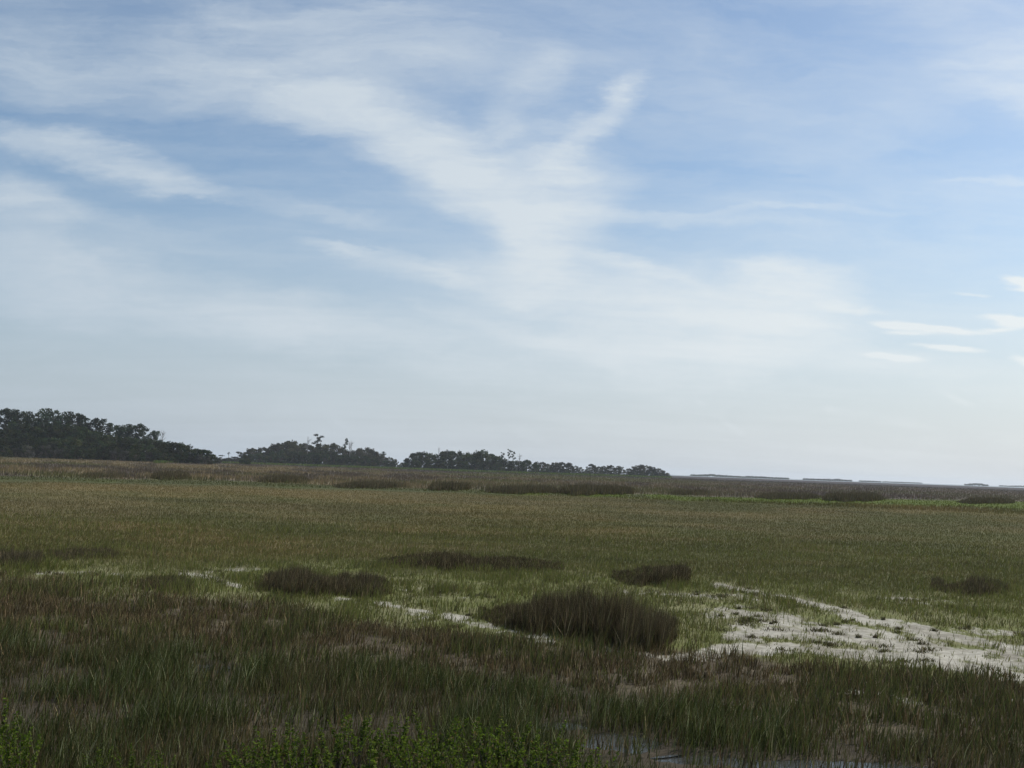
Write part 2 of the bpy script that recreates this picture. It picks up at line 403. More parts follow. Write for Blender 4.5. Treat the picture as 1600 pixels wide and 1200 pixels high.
va = np.stack([near*np.sin(ta), near*np.cos(ta), 0*ta+.15], 1); vb = np.stack([8500*np.sin(ta), 8500*np.cos(ta), 0*ta+.15], 1)
qa = np.stack([np.arange(239), np.arange(240, 479), np.arange(241, 480), np.arange(1, 240)], 1)
sea = obj('sea', mesh_np('sea', np.vstack([va, vb]), [qa], None, m))
tag(sea, kind='structure')

# ---------------------------------------------------------------- blades
def blades(X, Y, h, w, lean, colr, z0=None, bend=.35, yaw=None):
    n_ = len(X)
    if z0 is None: z0 = gz(X, Y) - .01
    yaw = rng.uniform(0, math.pi*2, n_) if yaw is None else yaw
    az = rng.uniform(0, math.pi*2, n_)
    lx = np.cos(az)*lean + .10; ly = np.sin(az)*lean
    sx = np.cos(yaw)*w*.5; sy = np.sin(yaw)*w*.5
    V_ = np.empty((n_, 5, 3), dtype=np.float32)
    for k, (fx, hh, ww, bb) in enumerate(((-1, 0, 1, 0), (1, 0, 1, 0), (-.8, .5, 1, 1), (.8, .5, 1, 1), (0, 1, 0, 2))):
        off = 0 if bb == 0 else (.5*(1-bend) if bb == 1 else 1)
        V_[:, k, 0] = X + sx*fx + lx*h*off; V_[:, k, 1] = Y + sy*fx + ly*h*off
        V_[:, k, 2] = z0 + h*hh
    base = np.arange(n_)[:, None]*5
    q = base + np.array([[0, 1, 3, 2]]); t_ = base + np.array([[2, 3, 4]])
    cc = np.repeat(colr, 5, axis=0)
    return V_.reshape(-1, 3), [q, t_], cc
def scatter(n_, r0, r1, half=33, expo=1.0):
    u = rng.random(n_)
    if expo == 1.0: r = np.sqrt(r0*r0 + u*(r1*r1-r0*r0))          # even per square metre
    elif expo == 0: r = r0 + u*(r1-r0)                             # thins with 1/r
    else: r = r0*(r1/r0)**u                                        # thins with 1/r^2
    th_ = np.radians(rng.uniform(-half, half, n_))
    return r*np.sin(th_), r*np.cos(th_)
def pick(n_, cols, probs):
    return np.array(cols)[rng.choice(len(cols), n_, p=probs)]
def jit(c, a=.18): return c*(1+rng.uniform(-a, a, (len(c), 1)))*(1+rng.uniform(-.06, .06, c.shape))
def emit(name, parts, mat, label, cat):
    vs, qs, ts, cs, off = [], [], [], [], 0
    for v_, f_, c_ in parts:
        vs.append(v_); qs.append(f_[0]+off); ts.append(f_[1]+off); cs.append(c_); off += len(v_)
    o = obj(name, mesh_np(name, np.vstack(vs), [np.vstack(qs), np.vstack(ts)], np.vstack(cs), mat))
    return tag(o, label, cat, kind='stuff')

# tall foreground grass
X, Y = scatter(330000, 8.2, 27)
b, p, ff, fb, fs, fm, fst, ffar = zones(X, Y)
dens = fbm(X*.8, Y*.8, 3, 91); pool = pool_hit(b, p)
keep = rng.random(len(X)) < ff*(.25+1.0*sstep(.32, .58, dens))*np.where(pool < 1.3, .24, 1)
X, Y, b, p, dens, pool = X[keep], Y[keep], b[keep], p[keep], dens[keep], pool[keep]
nn = len(X)
brown = sstep(.44, .64, fbm(X*.7, Y*.7, 4, 95) + .16*sstep(330, 430, p)*sstep(0, -300, b) - .02)
lush = sstep(-500, -200, b)
cA = pick(nn, [(.046,.060,.016),(.072,.090,.024),(.14,.165,.062),(.034,.044,.013),(.34,.35,.19),(.12,.095,.040)], [.27,.27,.18,.12,.08,.08])
cB = pick(nn, [(.115,.096,.044),(.085,.074,.034),(.22,.19,.10),(.08,.092,.030),(.125,.084,.042)], [.32,.26,.12,.2,.10])
c = np.where((rng.random(nn) < brown*.68)[:, None], cB, cA)
h = (.13 + .32*dens)*rng.uniform(.4, 1.3, nn)*(.75+.35*(1-brown))*np.where(pool < 1.5, .6, 1)
emit('tall_grass', [blades(X, Y, h, rng.uniform(.004, .012, nn), rng.uniform(.03, .62, nn)**1.1, jit(c*C(.84,.83,.80), .4))], M_GRASS,
     'dark olive marsh grass standing thick across the foreground', 'grass')

# stubble and dead stems on the mud band
X, Y = scatter(420000, 10, 34)
b, p, ff, fb, fs, fm, fst, ffar = zones(X, Y)
sm, s = sand_mask(X, Y, b, p)
cl = fbm(X*2.2, Y*2.2, 3, 101)
keep = rng.random(len(X)) < (fb+.25*ff)*sstep(.29, .58, cl)*(1-.85*sm)
X, Y, b = X[keep], Y[keep], b[keep]; nn = len(X)
gr = sstep(.43, .60, fbm(X*.5, Y*.5, 3, 103) + .08*sstep(100, 500, b))
cA = pick(nn, [(.092,.068,.034),(.155,.113,.056),(.26,.20,.11),(.055,.046,.024)], [.35,.33,.14,.18])
cB = pick(nn, [(.095,.105,.034),(.13,.135,.042),(.065,.075,.028)], [.4,.35,.25])
c = np.where((rng.random(nn) < gr*.6)[:, None], cB, cA)
h = rng.uniform(.05, .30, nn)*(.8+.5*gr)
emit('dry_stubble', [blades(X, Y, h, rng.uniform(.008, .02, nn), rng.uniform(.05, .5, nn), jit(c, .25))], M_RUSH,
     'brown dead stems and stubble on the grey pink mud band', 'grass')

# short salt grass round the sand and strip
X, Y = scatter(420000, 15, 62, expo=0)
b, p, ff, fb, fs, fm, fst, ffar = zones(X, Y)
sm, s = sand_mask(X, Y, b, p)
cl = fbm(X*1.5, Y*1.1, 4, 111)
keep = rng.random(len(X)) < (fs + .35*fm*sstep(62, 40, Y) + .15*fb)*(1-.93*sm)*(.35+.75*sstep(.38, .6, cl))
X, Y, b, p, s = X[keep], Y[keep], b[keep], p[keep], s[keep]; nn = len(X)
c = pick(nn, [(.150,.160,.042),(.115,.128,.036),(.16,.145,.06),(.10,.085,.045)], [.36,.32,.2,.12])
h = rng.uniform(.05, .20, nn)*np.where(s > .3, .7, 1)
h = h*(1+.9*sstep(.55, .7, fbm(X*.9, Y*.6, 3, 113)))
emit('short_grass', [blades(X, Y, h, rng.uniform(.010, .024, nn)*(Y/30)**.5, rng.uniform(.1, .6, nn), jit(c))], M_GRASS,
     'short yellow green salt grass around the pale sand', 'grass')

# low plants dotted over the sand
X, Y = scatter(1100, 14, 40)
b, p, *_ = zones(X, Y); sm, s = sand_mask(X, Y, b, p)
k = s > .25; X, Y = X[k], Y[k]
cX = np.repeat(X, 60) ; cY = np.repeat(Y, 60)
sz = np.repeat(rng.uniform(.04, .20, len(X))**1.2, 60)
px = cX + rng.normal(0, 1, len(cX))*sz; py = cY + rng.normal(0, .8, len(cX))*sz; nn = len(px)
c = pick(nn, [(.085,.085,.035),(.08,.055,.035),(.11,.10,.05)], [.4,.3,.3])
emit('sand_plants', [blades(px, py, rng.uniform(.03, .10, nn), rng.uniform(.012, .024, nn), rng.uniform(.2, .9, nn), jit(c))], M_GRASS,
     'small low plants dotted over the pale sand flat', 'plants')

# the wide marsh meadow and what lies beyond
def meadow(name, n_, r0, r1, hmin, hmax, w0, label):
    X, Y = scatter(n_, r0, r1, expo=2)
    b, p, ff, fb, fs, fm, fst, ffar = zones(X, Y)
    keep = rng.random(len(X)) < (fm + .9*ffar + .8*fst + .25*fs)
    X, Y, b, p, fst, ffar = X[keep], Y[keep], b[keep], p[keep], fst[keep], ffar[keep]; nn = len(X)
    c = ground_color(X, Y)*C(1.16,1.12,1.0)
    c = c*pick(nn, [(1, 1, 1), (1.10, 1.04, .94), (.90, .91, .94), (.98, 1.05, .9)], [.4, .25, .2, .15])
    h = rng.uniform(hmin, hmax, nn)*np.where(fst > .5, .5, 1)*np.where(ffar > .5, 1.5, 1)
    emit(name, [blades(X, Y, h, w0*(np.hypot(X, Y)/r0)**.65*rng.uniform(.6, 1.5, nn), rng.uniform(.03, .28, nn), jit(c, .12))], M_GRASS, label, 'grass')
meadow('meadow_grass', 520000, 28, 150, .05, .16, .012, 'even olive brown marsh meadow beyond the rush patches')
meadow('distant_grass', 170000, 130, 900, .2, .5, .07, 'far purple brown marsh reaching to the woods')

# ---------------------------------------------------------------- rush patches: individual things
def rush(x0, x1, ytop, ybase, label, hmax=.8, dens=900, pale=0.0, prof=None, name='rush_patch'):
    """a patch of stems; prof = outline samples (x, top, base) in the photograph, set out on the marsh at their own distance"""
    if prof is None:
        prof = []
        for u in np.linspace(-1, 1, 9):
            k = abs(u)**4 * (1 + .5*math.sin(5*u + x0))*.8
            prof.append(((x0+x1)/2 + u*(x1-x0)/2, ytop + (ybase-ytop)*.55*k, ybase - (ybase-ytop)*.22*k))
    pa = np.array(prof, float); hor = 705+.0345*pa[:, 0]
    xb, pt, pb = pa[:, 0], pa[:, 1]-hor, pa[:, 2]-hor
    span = (pb-pt)
    nn = 60000
    u = rng.random(nn)*1.10 - .05
    x = xb[0] + u*(xb[-1]-xb[0])
    t_, b_ = np.interp(x, xb, pt), np.interp(x, xb, pb)
    wob = (fbm(x/9. + ybase, x*0, 3, 151)-.5)
    df = F*H/(b_ + wob*.25*(b_-t_))
    hx = np.clip(H - t_*df*1.12/F, .15, hmax)
    db = np.maximum((H-hx)*F/t_, df*1.06)
    v_ = rng.random(nn)
    Yd = df + (db-df)*(v_*1.15-.08)
    cb = np.array([level_px(q, r)[0] for q, r in zip(pa[:, 0], pa[:, 2])])
    Xd = np.interp(x, xb, cb)*Yd/F + (np.clip(u, 0, 1)-u)*-.2
    cx, cy = float(Xd.mean()), float(Yd.mean())
    area = (xb[-1]-xb[0])/F*cy*float((db-df).mean())
    want = int(np.clip(area*dens, 1300, 24000))
    edge = sstep(-.05, .09, u)*(1-sstep(.91, 1.05, u))*(1-.6*sstep(.85, 1.05, v_))*sstep(-.05, .12, v_)
    no_ = fbm(Xd*1.8, Yd*1.8, 3, 121)
    wgt = edge*sstep(.25, .55, no_ + .1)
    kp = rng.random(nn) < wgt*want/nn*1.9
    Xd, Yd, hx, no_, u, v_, edge = Xd[kp], Yd[kp], hx[kp], no_[kp], u[kp], v_[kp], edge[kp]; nn = len(Xd)
    tuft = fbm(Xd*3.2, Yd*3.2, 2, 127)
    hh = hx*(.25+.25*no_+1.1*tuft)*(.35+.85*rng.random(nn)**.7)*np.where(rng.random(nn) < .07, rng.uniform(1.15, 1.5, nn), 1)*(.6+.4*edge)
    c = pick(nn, [(.045,.038,.028),(.085,.068,.046),(.150,.118,.078),(.085,.090,.038),(.28,.235,.165)], [.36,.25,.17,.13,.09])
    c = c*C(1.06, 1.0, .80)
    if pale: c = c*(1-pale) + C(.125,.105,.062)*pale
    w = rng.uniform(.003, .013, nn)*max(1, cy/18)
    g_ = rng.random(nn) < .10*(1+2*(1-edge)); c[g_] = C(.11,.12,.04); hh = np.where(g_, hh*.6, hh)
    bent = rng.random(nn) < .10
    V_, f_, cc = blades(Xd-cx, Yd-cy, hh, w, np.where(bent, rng.uniform(.4, 1.0, nn), rng.uniform(.02, .24, nn)), jit(c, .3), z0=gz(Xd, Yd)-.02, bend=.1)
    o = obj(name, mesh_np(name, V_, f_, cc, M_RUSH), loc=(cx, cy, 0))
    return tag(o, label, 'rushes', 'dark rush patches in the marsh')
rush(755,1055,915,1003,'large dark rush clump, biggest and nearest, left of the white sand', .80, 2300, prof=[(748,952,962),(775,940,972),(810,930,980),(850,922,986),(890,919,992),(930,921,998),(965,926,1006),(985,934,1010),(1000,940,1010)])
rush(970,1062,934,1010,'looser dark rush clump forming the right end of the biggest clump', .62, 1300, .25, prof=[(965,932,1006),(985,930,1010),(1015,934,1010),(1040,944,1003),(1060,958,994)])
rush(596,872,856,889,'long low dark rush strip behind the biggest rush clump', .6, 2300, .0, prof=[(590,876,881),(615,864,884),(660,859,887),(700,858,889),(740,863,890),(790,864,890),(840,868,890),(880,878,889)])
rush(962,1076,876,912,'compact dark rush patch right of the long low strip', .62, 2300, .0, prof=[(955,890,900),(975,886,908),(1000,882,911),(1030,878,912),(1060,876,911),(1078,882,908)])
rush(400,610,880,930,'wide brown rush patch, denser at its left, between the white path and the long strip', .6, 1250, .18, prof=[(398,905,918),(412,888,922),(440,882,925),(475,880,926),(500,888,928),(530,890,929),(565,886,931),(595,892,930),(612,905,926)])
rush(215,305,893,920,'small brown rush patch just left of the thin white path', .4, 1300, .3)
rush(-30,75,850,886,'brown rush patch at the left picture edge', .5, 650, .35)
rush(75,185,850,872,'faint low brown rush patch second from the left picture edge', .4, 700, .45)
rush(1455,1475,896,922,'tiny rush tuft left of the right-hand rush patch', .5, 400, .3)
rush(1495,1565,890,925,'sparse dark rush patch behind the white sand at the right', .5, 600, .25, prof=[(1470,912,922),(1500,900,926),(1520,893,927),(1540,896,927),(1565,902,925),(1580,914,922)])
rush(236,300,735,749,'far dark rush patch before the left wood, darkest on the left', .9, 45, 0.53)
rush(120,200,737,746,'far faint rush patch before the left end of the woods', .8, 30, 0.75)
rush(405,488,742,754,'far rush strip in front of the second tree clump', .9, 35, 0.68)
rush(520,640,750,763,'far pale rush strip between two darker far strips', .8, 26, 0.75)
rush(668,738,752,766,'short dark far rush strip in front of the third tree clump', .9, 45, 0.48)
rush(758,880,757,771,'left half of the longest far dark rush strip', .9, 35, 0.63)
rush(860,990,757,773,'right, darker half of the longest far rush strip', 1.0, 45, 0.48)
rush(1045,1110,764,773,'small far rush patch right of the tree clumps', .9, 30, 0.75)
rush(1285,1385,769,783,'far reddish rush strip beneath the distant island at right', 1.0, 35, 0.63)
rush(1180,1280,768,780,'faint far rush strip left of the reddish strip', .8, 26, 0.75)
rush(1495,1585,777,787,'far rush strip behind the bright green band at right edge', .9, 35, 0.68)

# ---------------------------------------------------------------- trees
def tube(pts, rads, k=6):
    pts = np.array(pts, float); V_ = []; 
    for i, (q, r) in enumerate(zip(pts, rads)):
        d = pts[min(i+1, len(pts)-1)] - pts[max(i-1, 0)]; d = d/np.linalg.norm(d)
        a = np.cross(d, [0, 0, 1] if abs(d[2]) < .9 else [1, 0, 0]); a /= np.linalg.norm(a); bb = np.cross(d, a)
        for j in range(k):
            t_ = 2*math.pi*j/k; V_.append(q + r*(math.cos(t_)*a + math.sin(t_)*bb))
    f = []
    for i in range(len(pts)-1):
        for j in range(k): f.append((i*k+j, i*k+(j+1) % k, (i+1)*k+(j+1) % k, (i+1)*k+j))
    return np.array(V_), np.array(f)
def join(parts):
    vs, fs, off = [], [], 0
    for v_, f_ in parts: vs.append(v_); fs.append(f_+off); off += len(v_)
    return np.vstack(vs), np.vstack(fs)
def leaf_cloud(centers, radii, per, size, cols, flat=1.0, shell=.45):
    VV, CC = [], []
    for (cx, cy, cz), r in zip(centers, radii):
        d = rng.normal(size=(per, 3)); d /= np.linalg.norm(d, axis=1)[:, None]
        rad = r*(shell + (1-shell)*rng.random(per)**.6)[:, None]
        pos = d*rad; pos[:, 2] *= flat; pos += [cx, cy, cz]
        s = size*rng.uniform(.5, 1.3, per)[:, None]
        a = rng.normal(size=(per, 3)); a /= np.linalg.norm(a, axis=1)[:, None]
        e = np.cross(a, rng.normal(size=(per, 3))); e /= np.linalg.norm(e, axis=1)[:, None]
        q = np.stack([pos-a*s, pos-e*s*.55, pos+a*s, pos+e*s*.6], 1)
        tone = cols[rng.integers(len(cols))]*rng.uniform(.75, 1.25)
        c = tone[None]*rng.uniform(.75, 1.25, (per, 1))
        VV.append(q.reshape(-1, 3)); CC.append(np.repeat(c, 4, axis=0))
    V_ = np.vstack(VV); return V_, np.arange(len(V_)).reshape(-1, 4), np.vstack(CC)
GREEN = [C(.034,.056,.020), C(.046,.068,.024), C(.026,.044,.020), C(.062,.072,.026), C(.042,.048,.026)]
PINE = [C(.030,.054,.028), C(.024,.044,.024), C(.042,.060,.028)]
GREY = [C(.080,.078,.068), C(.065,.066,.052), C(.052,.060,.036), C(.095,.088,.075)]
OLIVE = [C(.062,.066,.034), C(.072,.074,.040), C(.050,.058,.032), C(.088,.080,.052)]
PROTO = {}
def proto(kind, i):
    """unit trees, one unit tall; (trunk mesh, crown mesh)"""
    key = (kind, i)
    if key in PROTO: return PROTO[key]
    limbs, cen, rad = [], [], []
    R_ = rng.uniform
    if kind == 'pine':
        limbs.append(tube([(0, 0, 0), (.01*R_(-1, 1), 0, .4), (.02*R_(-1, 1), .01, .93)], [.016, .012, .004]))
        for k in range(24):
            z = .46+.46*(k/23)**.85; a = k*2.4+R_(-.5, .5); w = .23*math.sqrt(max(.02, 1-((z-.72)/.27)**2))*R_(.15, 1.0)
            cx, cy = w*math.cos(a), w*math.sin(a)
            limbs.append(tube([(0, 0, z-.06), (cx*.6, cy*.6, z-.03), (cx, cy, z)], [.006, .004, .002], 4))
            cen.append((cx, cy, z)); rad.append(R_(.055, .095))
        cen.append((0, 0, .93)); rad.append(.06)
        cr = leaf_cloud(cen, rad, 85, .019, PINE, .8, .2)
    elif kind == 'loose_pine':
        limbs.append(tube([(0, 0, 0), (.01, 0, .5), (.015, .01, .97)], [.013, .009, .003]))
        for k in range(9):
            z = .62+.34*k/8; a = R_(0, 6.3); w = R_(.03, .10)
            cx, cy = w*math.cos(a), w*math.sin(a)
            limbs.append(tube([(0, 0, z-.03), (cx, cy, z)], [.005, .002], 4))
            cen.append((cx, cy, z)); rad.append(R_(.038, .062))
        cr = leaf_cloud(cen, rad, 80, .016, PINE, .7, .2)
    elif kind in ('oak', 'olive_oak'):
        limbs.append(tube([(0, 0, 0), (.02, .01, .2), (0, 0, .42)], [.05, .04, .025]))
        for k in range(46):
            a = R_(0, 6.3); u = R_(0, 1)**.6; z = R_(.06, .90)
            w = .55*math.sqrt(max(0, 1-((z-.36)/.58)**2))*u
            cx, cy = w*math.cos(a), w*math.sin(a)
            if k % 4 == 0: limbs.append(tube([(0, 0, .25), (cx*.5, cy*.5, .25+(z-.25)*.6), (cx, cy, z)], [.02, .012, .004], 4))
            cen.append((cx, cy, z)); rad.append(R_(.09, .16))
        cr = leaf_cloud(cen, rad, 85, .034, GREEN if kind == 'oak' else OLIVE, .8, .3)
    elif kind == 'thicket':
        for k in range(5):
            a = R_(0, 6.3); limbs.append(tube([(0, 0, 0), (.2*math.cos(a), .2*math.sin(a), .35), (.35*math.cos(a), .35*math.sin(a), .7)], [.03, .02, .006], 4))
        for k in range(30):
            a = R_(0, 6.3); z = R_(.0, .88); w = .62*math.sqrt(max(0, 1-(z/1.0)**2))*R_(0, 1)**.5
            cen.append((w*math.cos(a), w*math.sin(a), z)); rad.append(R_(.11, .19))
        cr = leaf_cloud(cen, rad, 80, .045, GREY if i % 2 else GREEN, .8, .3)
    elif kind == 'dead':
        limbs.append(tube([(0, 0, 0), (.01, 0, .5), (0, .01, 1.0)], [.014, .010, .003], 5))
        for k in range(14):
            z = R_(.5, .93); a = R_(0, 6.3); w = R_(.05, .14)
            e = (w*math.cos(a), w*math.sin(a), z+R_(.02, .10))
            limbs.append(tube([(0, 0, z-.04), (e[0]*.5, e[1]*.5, z+.02), e], [.006, .004, .0015], 4))
            limbs.append(tube([(e[0]*.5, e[1]*.5, z+.02), (e[0]*.9+R_(-.03, .03), e[1]*.5, z+R_(.05, .1))], [.003, .001], 4))
        cr = None
    elif kind == 'palm':
        limbs.append(tube([(0, 0, 0), (.02, 0, .5), (.01, 0, .88)], [.022, .018, .018], 6))
        VV, CC = [], []
        for k in range(26):
            a = R_(0, 6.3); el = R_(-.7, 1.3); Lf = R_(.12, .18)
            q0 = np.array([.01, 0, .88]); d = np.array([math.cos(a)*math.cos(el), math.sin(a)*math.cos(el), math.sin(el)])
            s = np.array([-math.sin(a), math.cos(a), 0])*.028; q1 = q0+d*Lf*.7; q2 = q1+d*Lf*.4+np.array([0, 0, -.05])
            VV.append(np.array([q0, q1-s, q2, q1+s])); CC.append(np.repeat(PINE[k % 3][None], 4, 0))
        V_ = np.vstack(VV); cr = (V_, np.arange(len(V_)).reshape(-1, 4), np.vstack(CC))
    else:  # umbrella
        limbs.append(tube([(0, 0, 0), (.05, 0, .4), (.02, 0, .8)], [.03, .022, .01], 5))
        for k in range(12):
            a = R_(0, 6.3); w = R_(.1, .5); z = .86-.25*w
            limbs.append(tube([(.02, 0, .7), (w*math.cos(a), w*math.sin(a), z)], [.008, .003], 4))
            cen.append((w*math.cos(a), w*math.sin(a), z)); rad.append(R_(.07, .12))
        cr = leaf_cloud(cen, rad, 60, .03, GREEN, .5, .2)
    tv, tf = join(limbs)
    tm = mesh_np('trunk', tv, [tf], None, M_DEAD if kind == 'dead' else M_BARK, smooth=True)
    cm = mesh_np('crown', cr[0], [cr[1]], cr[2], M_LEAF) if cr else None
    PROTO[key] = (tm, cm); return PROTO[key]
NAMES = {'pine': 'pine_tree', 'loose_pine': 'pine_tree', 'oak': 'oak_tree', 'olive_oak': 'oak_tree', 'thicket': 'bush', 'dead': 'dead_tree', 'palm': 'palm_tree', 'umbrella': 'oak_tree'}
CATS = {'pine_tree': 'pine tree', 'oak_tree': 'tree', 'bush': 'bush', 'dead_tree': 'dead tree', 'palm_tree': 'palm tree'}
def tree(kind, x, ytop, dist, label, group, wide=1.0, cnt=4):
    X_, Y_, zt = on(x, ytop, dist)
    tm, cm = proto(kind, random.randrange(cnt))
    nm = NAMES[kind]
    e = bpy.data.objects.new(nm, None); col.objects.link(e)
    e.location = (X_, Y_, -.1); e.rotation_euler = (0, 0, random.uniform(0, 6.28))
    zt = max(zt, 2.5)
    e.scale = (zt*wide, zt*wide, zt); e.empty_display_size = .1
    t_ = bpy.data.objects.new('trunk', tm); t_.parent = e; col.objects.link(t_)
    if cm:
        c_ = bpy.data.objects.new('crown', cm); c_.parent = e; col.objects.link(c_)
    return tag(e, label, CATS[nm], group)
ONES = ['', 'first', 'second', 'third', 'fourth', 'fifth', 'sixth', 'seventh', 'eighth', 'ninth', 'tenth', 'eleventh', 'twelfth', 'thirteenth',
        'fourteenth', 'fifteenth', 'sixteenth', 'seventeenth', 'eighteenth', 'nineteenth', 'twentieth']
def ordn(k):
    if k <= 20: return ONES[k]
    t_ = {2: 'twenty', 3: 'thirty', 4: 'forty'}[k//10]
    return {2: 'twentieth', 3: 'thirtieth', 4: 'fortieth'}[k//10] if k % 10 == 0 else t_ + '-' + ONES[k % 10]
def row(kind, pts, dist, what, where, group, wide=1.0, jd=15):
    for k, q in enumerate(pts):
        w = wide if len(q) < 3 else q[2]
        place = 'leftmost' if k == 0 else ('rightmost' if k == len(pts)-1 else ordn(k+1) + ' from the left')
        tree(kind, q[0], q[1], dist + random.uniform(-jd, jd), f'{what}, {place} {where}', group, w*random.uniform(.9, 1.1))
g1 = 'trees of the left wood'
row('pine', [(-34,640),(-12,642),(10,636),(27,638),(47,641),(60,652),(77,636),(92,647),(111,641),(128,645),(151,651),(173,659),(191,664),(203,661),(219,660),(241,671)],
    650, 'tall dark pine on the skyline', 'in the left wood', g1, 1.15)
row('oak', [(-30,662),(-8,664),(8,668),(20,658),(38,660),(55,662),(66,668),(84,660),(99,664),(112,660),(124,664),(136,668),(147,668),(160,676),(170,678),(183,680),(196,682),(208,680),(223,684),(236,684),(250,686)],
    622, 'rounded dark oak crown', 'in the middle of the left wood', g1, .85)
row('oak', [(-20,680),(0,684),(22,682),(44,678),(60,683),(80,680),(100,684),(118,680),(136,686),(156,688),(176,690),(198,690),(216,692),(236,694),(254,690),(268,687),(280,690),(292,694),(304,699),(314,701),(322,702),(330,708)],
    600, 'lower oak', 'along the left wood', g1, 1.0)
row('thicket', [(-24,694),(-6,697),(10,696),(26,699),(44,695),(60,700),(74,695),(92,697),(108,700),(124,697),(142,702),(160,698),(178,701),(196,703),(214,700),(232,705),(250,702),(268,706),(286,705),(304,708),(320,709)],
    575, 'low grey green bush', 'at the foot of the left wood', g1, 1.0)
row('thicket', [(330,709),(337,713),(342,713.5),(384,710)], 720, 'tiny dark bush', 'in the low gap right of the left wood', g1, .9)
row('thicket', [(349,714),(355,715),(361,714.5),(367,713),(373,714)], 960, 'low far bush', 'in the gap before the second clump', g1, 1.3)
tree('dead', 255, 672, 612, 'thin bare dead tree sticking up beyond the last pine', g1)
g2 = 'trees of the second clump'
row('umbrella', [(347,709),(363,712)], 1060, 'tiny flat topped tree in the gap between woods', 'of the pair', g2, .8, 10)
tree('palm', 357.5, 706, 1050, 'lone small palm in the gap left of the second clump', g2, 1.2)
tree('umbrella', 373, 703, 1030, 'flat topped leaning tree at the left tip of the second clump', g2, .8)
row('olive_oak', [(384,704),(396,699),(409,696),(423,695),(437,691),(449,687),(456,686),(464,691),(474,691),(487,694),(502,691),(514,690),(523,691),(534,698),(546,700),(557,702),(566,699),(574,698),(584,704),(594,707),(606,712),(617,716)],
    1000, 'round oak on the skyline', 'in the second clump', g2, .95)
row('oak', [(380,713),(394,708),(408,706),(424,704),(440,703),(458,704),(474,705),(490,705),(506,704),(522,706),(538,709),(554,711),(570,711),(586,714),(602,718),(614,720)],
    965, 'dark oak in the front row', 'of the second clump', g2, 1.0)
tree('dead', 481, 681, 985, 'pale bare dead tree left of the tall pine on the clump', g2, 1.3)
tree('loose_pine', 497, 678, 985, 'tall forked pine rising above the second clump', g2, 1.5)
tree('loose_pine', 539.5, 684, 985, 'thin pine beside the dead tree right of the second clump top', g2, .9)
tree('dead', 547, 689, 985, 'bare dead tree just right of the thin pine', g2, 1.3)
tree('dead', 549.5, 687, 990, 'slim dead tree, rightmost on the second clump', g2, .7)
tree('palm', 600, 705, 985, 'small palm poking above the low right end of second clump', g2, 1.2)
g3 = 'trees of the third clump'
row('oak', [(628,722),(637,715),(647,707),(658,705),(670,706),(682,709),(694,704),(704,703),(718,704),(728,708),(737,706),(748,704),(757,702),(767,706),(776,710),(788,716),(800,718),(812,718),(824,718),(838,721)],
    960, 'round dark oak on the skyline', 'in the third clump', g3, .95)
row('oak', [(634,722),(650,718),(668,717),(688,718),(706,718),(724,719),(744,718),(762,720),(780,722),(798,723),(816,724),(836,725)],
    930, 'low dark oak in front', 'of the third clump', g3, 1.1)
row('olive_oak', [(848,721),(858,723),(868,721),(877,721),(887,722),(897,726),(907,729)], 1080, 'grey green oak right of the loose pines', 'in the third clump', g3, 1.1)
row('thicket', [(852,730),(868,731),(886,732),(902,733),(914,735)], 1050, 'low bush under the grey green oaks', 'of the third clump', g3, 1.2)
tree('dead', 686, 698, 950, 'slim bare pole like dead tree on the third clump', g3, .6)
tree('loose_pine', 786, 706, 955, 'dense small pine, leftmost of the loose pines on third clump', g3, 1.1)
tree('loose_pine', 795.5, 701, 955, 'tallest of the loose pines on the third clump', g3, .9)
tree('loose_pine', 802, 704, 955, 'loose pine just right of the tallest one', g3, 1.0)
tree('dead', 812, 708, 955, 'half bare tree right of the loose pines', g3, 1.3)
g4 = 'trees of the rightmost clump'
row('olive_oak', [(919,731),(925,724),(935,728),(944,727),(956,726),(968,727)], 1130, 'spreading oak', 'in the gappy group before the last clump', g4, 1.1)
row('olive_oak', [(982,731),(990,728),(1000,725),(1010,725),(1019,728),(1028,730),(1036,734),(1043,738)], 1150, 'olive oak', 'in the rightmost clump', g4, 1.1)
row('thicket', [(985,736),(1002,735),(1020,737),(1034,739),(943,736),(962,737)], 1110, 'low dark bush', 'under the rightmost trees', g4, 1.2)

# green fringe at the foot of the clumps
n_ = 26000
fx = rng.uniform(240, 1050, n_); fd = np.interp(fx, [240, 340, 620, 840, 1050], [555, 905, 900, 880, 1050])*rng.uniform(.84, 1.0, n_)
PX = np.empty(n_); 
sl = np.array([on(x_, 730, 1000)[0]/1000 for x_ in (240, 1050)]); PX = fd*np.interp(fx, [240, 1050], sl)
keep = rng.random(n_) < sstep(.35, .55, fbm(fx/35., fd/50., 2, 131)); PX, fd = PX[keep], fd[keep]; nn = len(PX)
c = pick(nn, [(.085,.125,.030),(.11,.15,.035),(.10,.105,.04)], [.4,.35,.25])
emit('fringe_grass', [blades(PX, fd, rng.uniform(.7, 1.7, nn), rng.uniform(.5, 1.1, nn), rng.uniform(.1, .4, nn), jit(c))], M_GRASS,
     'bright green fringe of grass along the foot of the woods', 'grass')

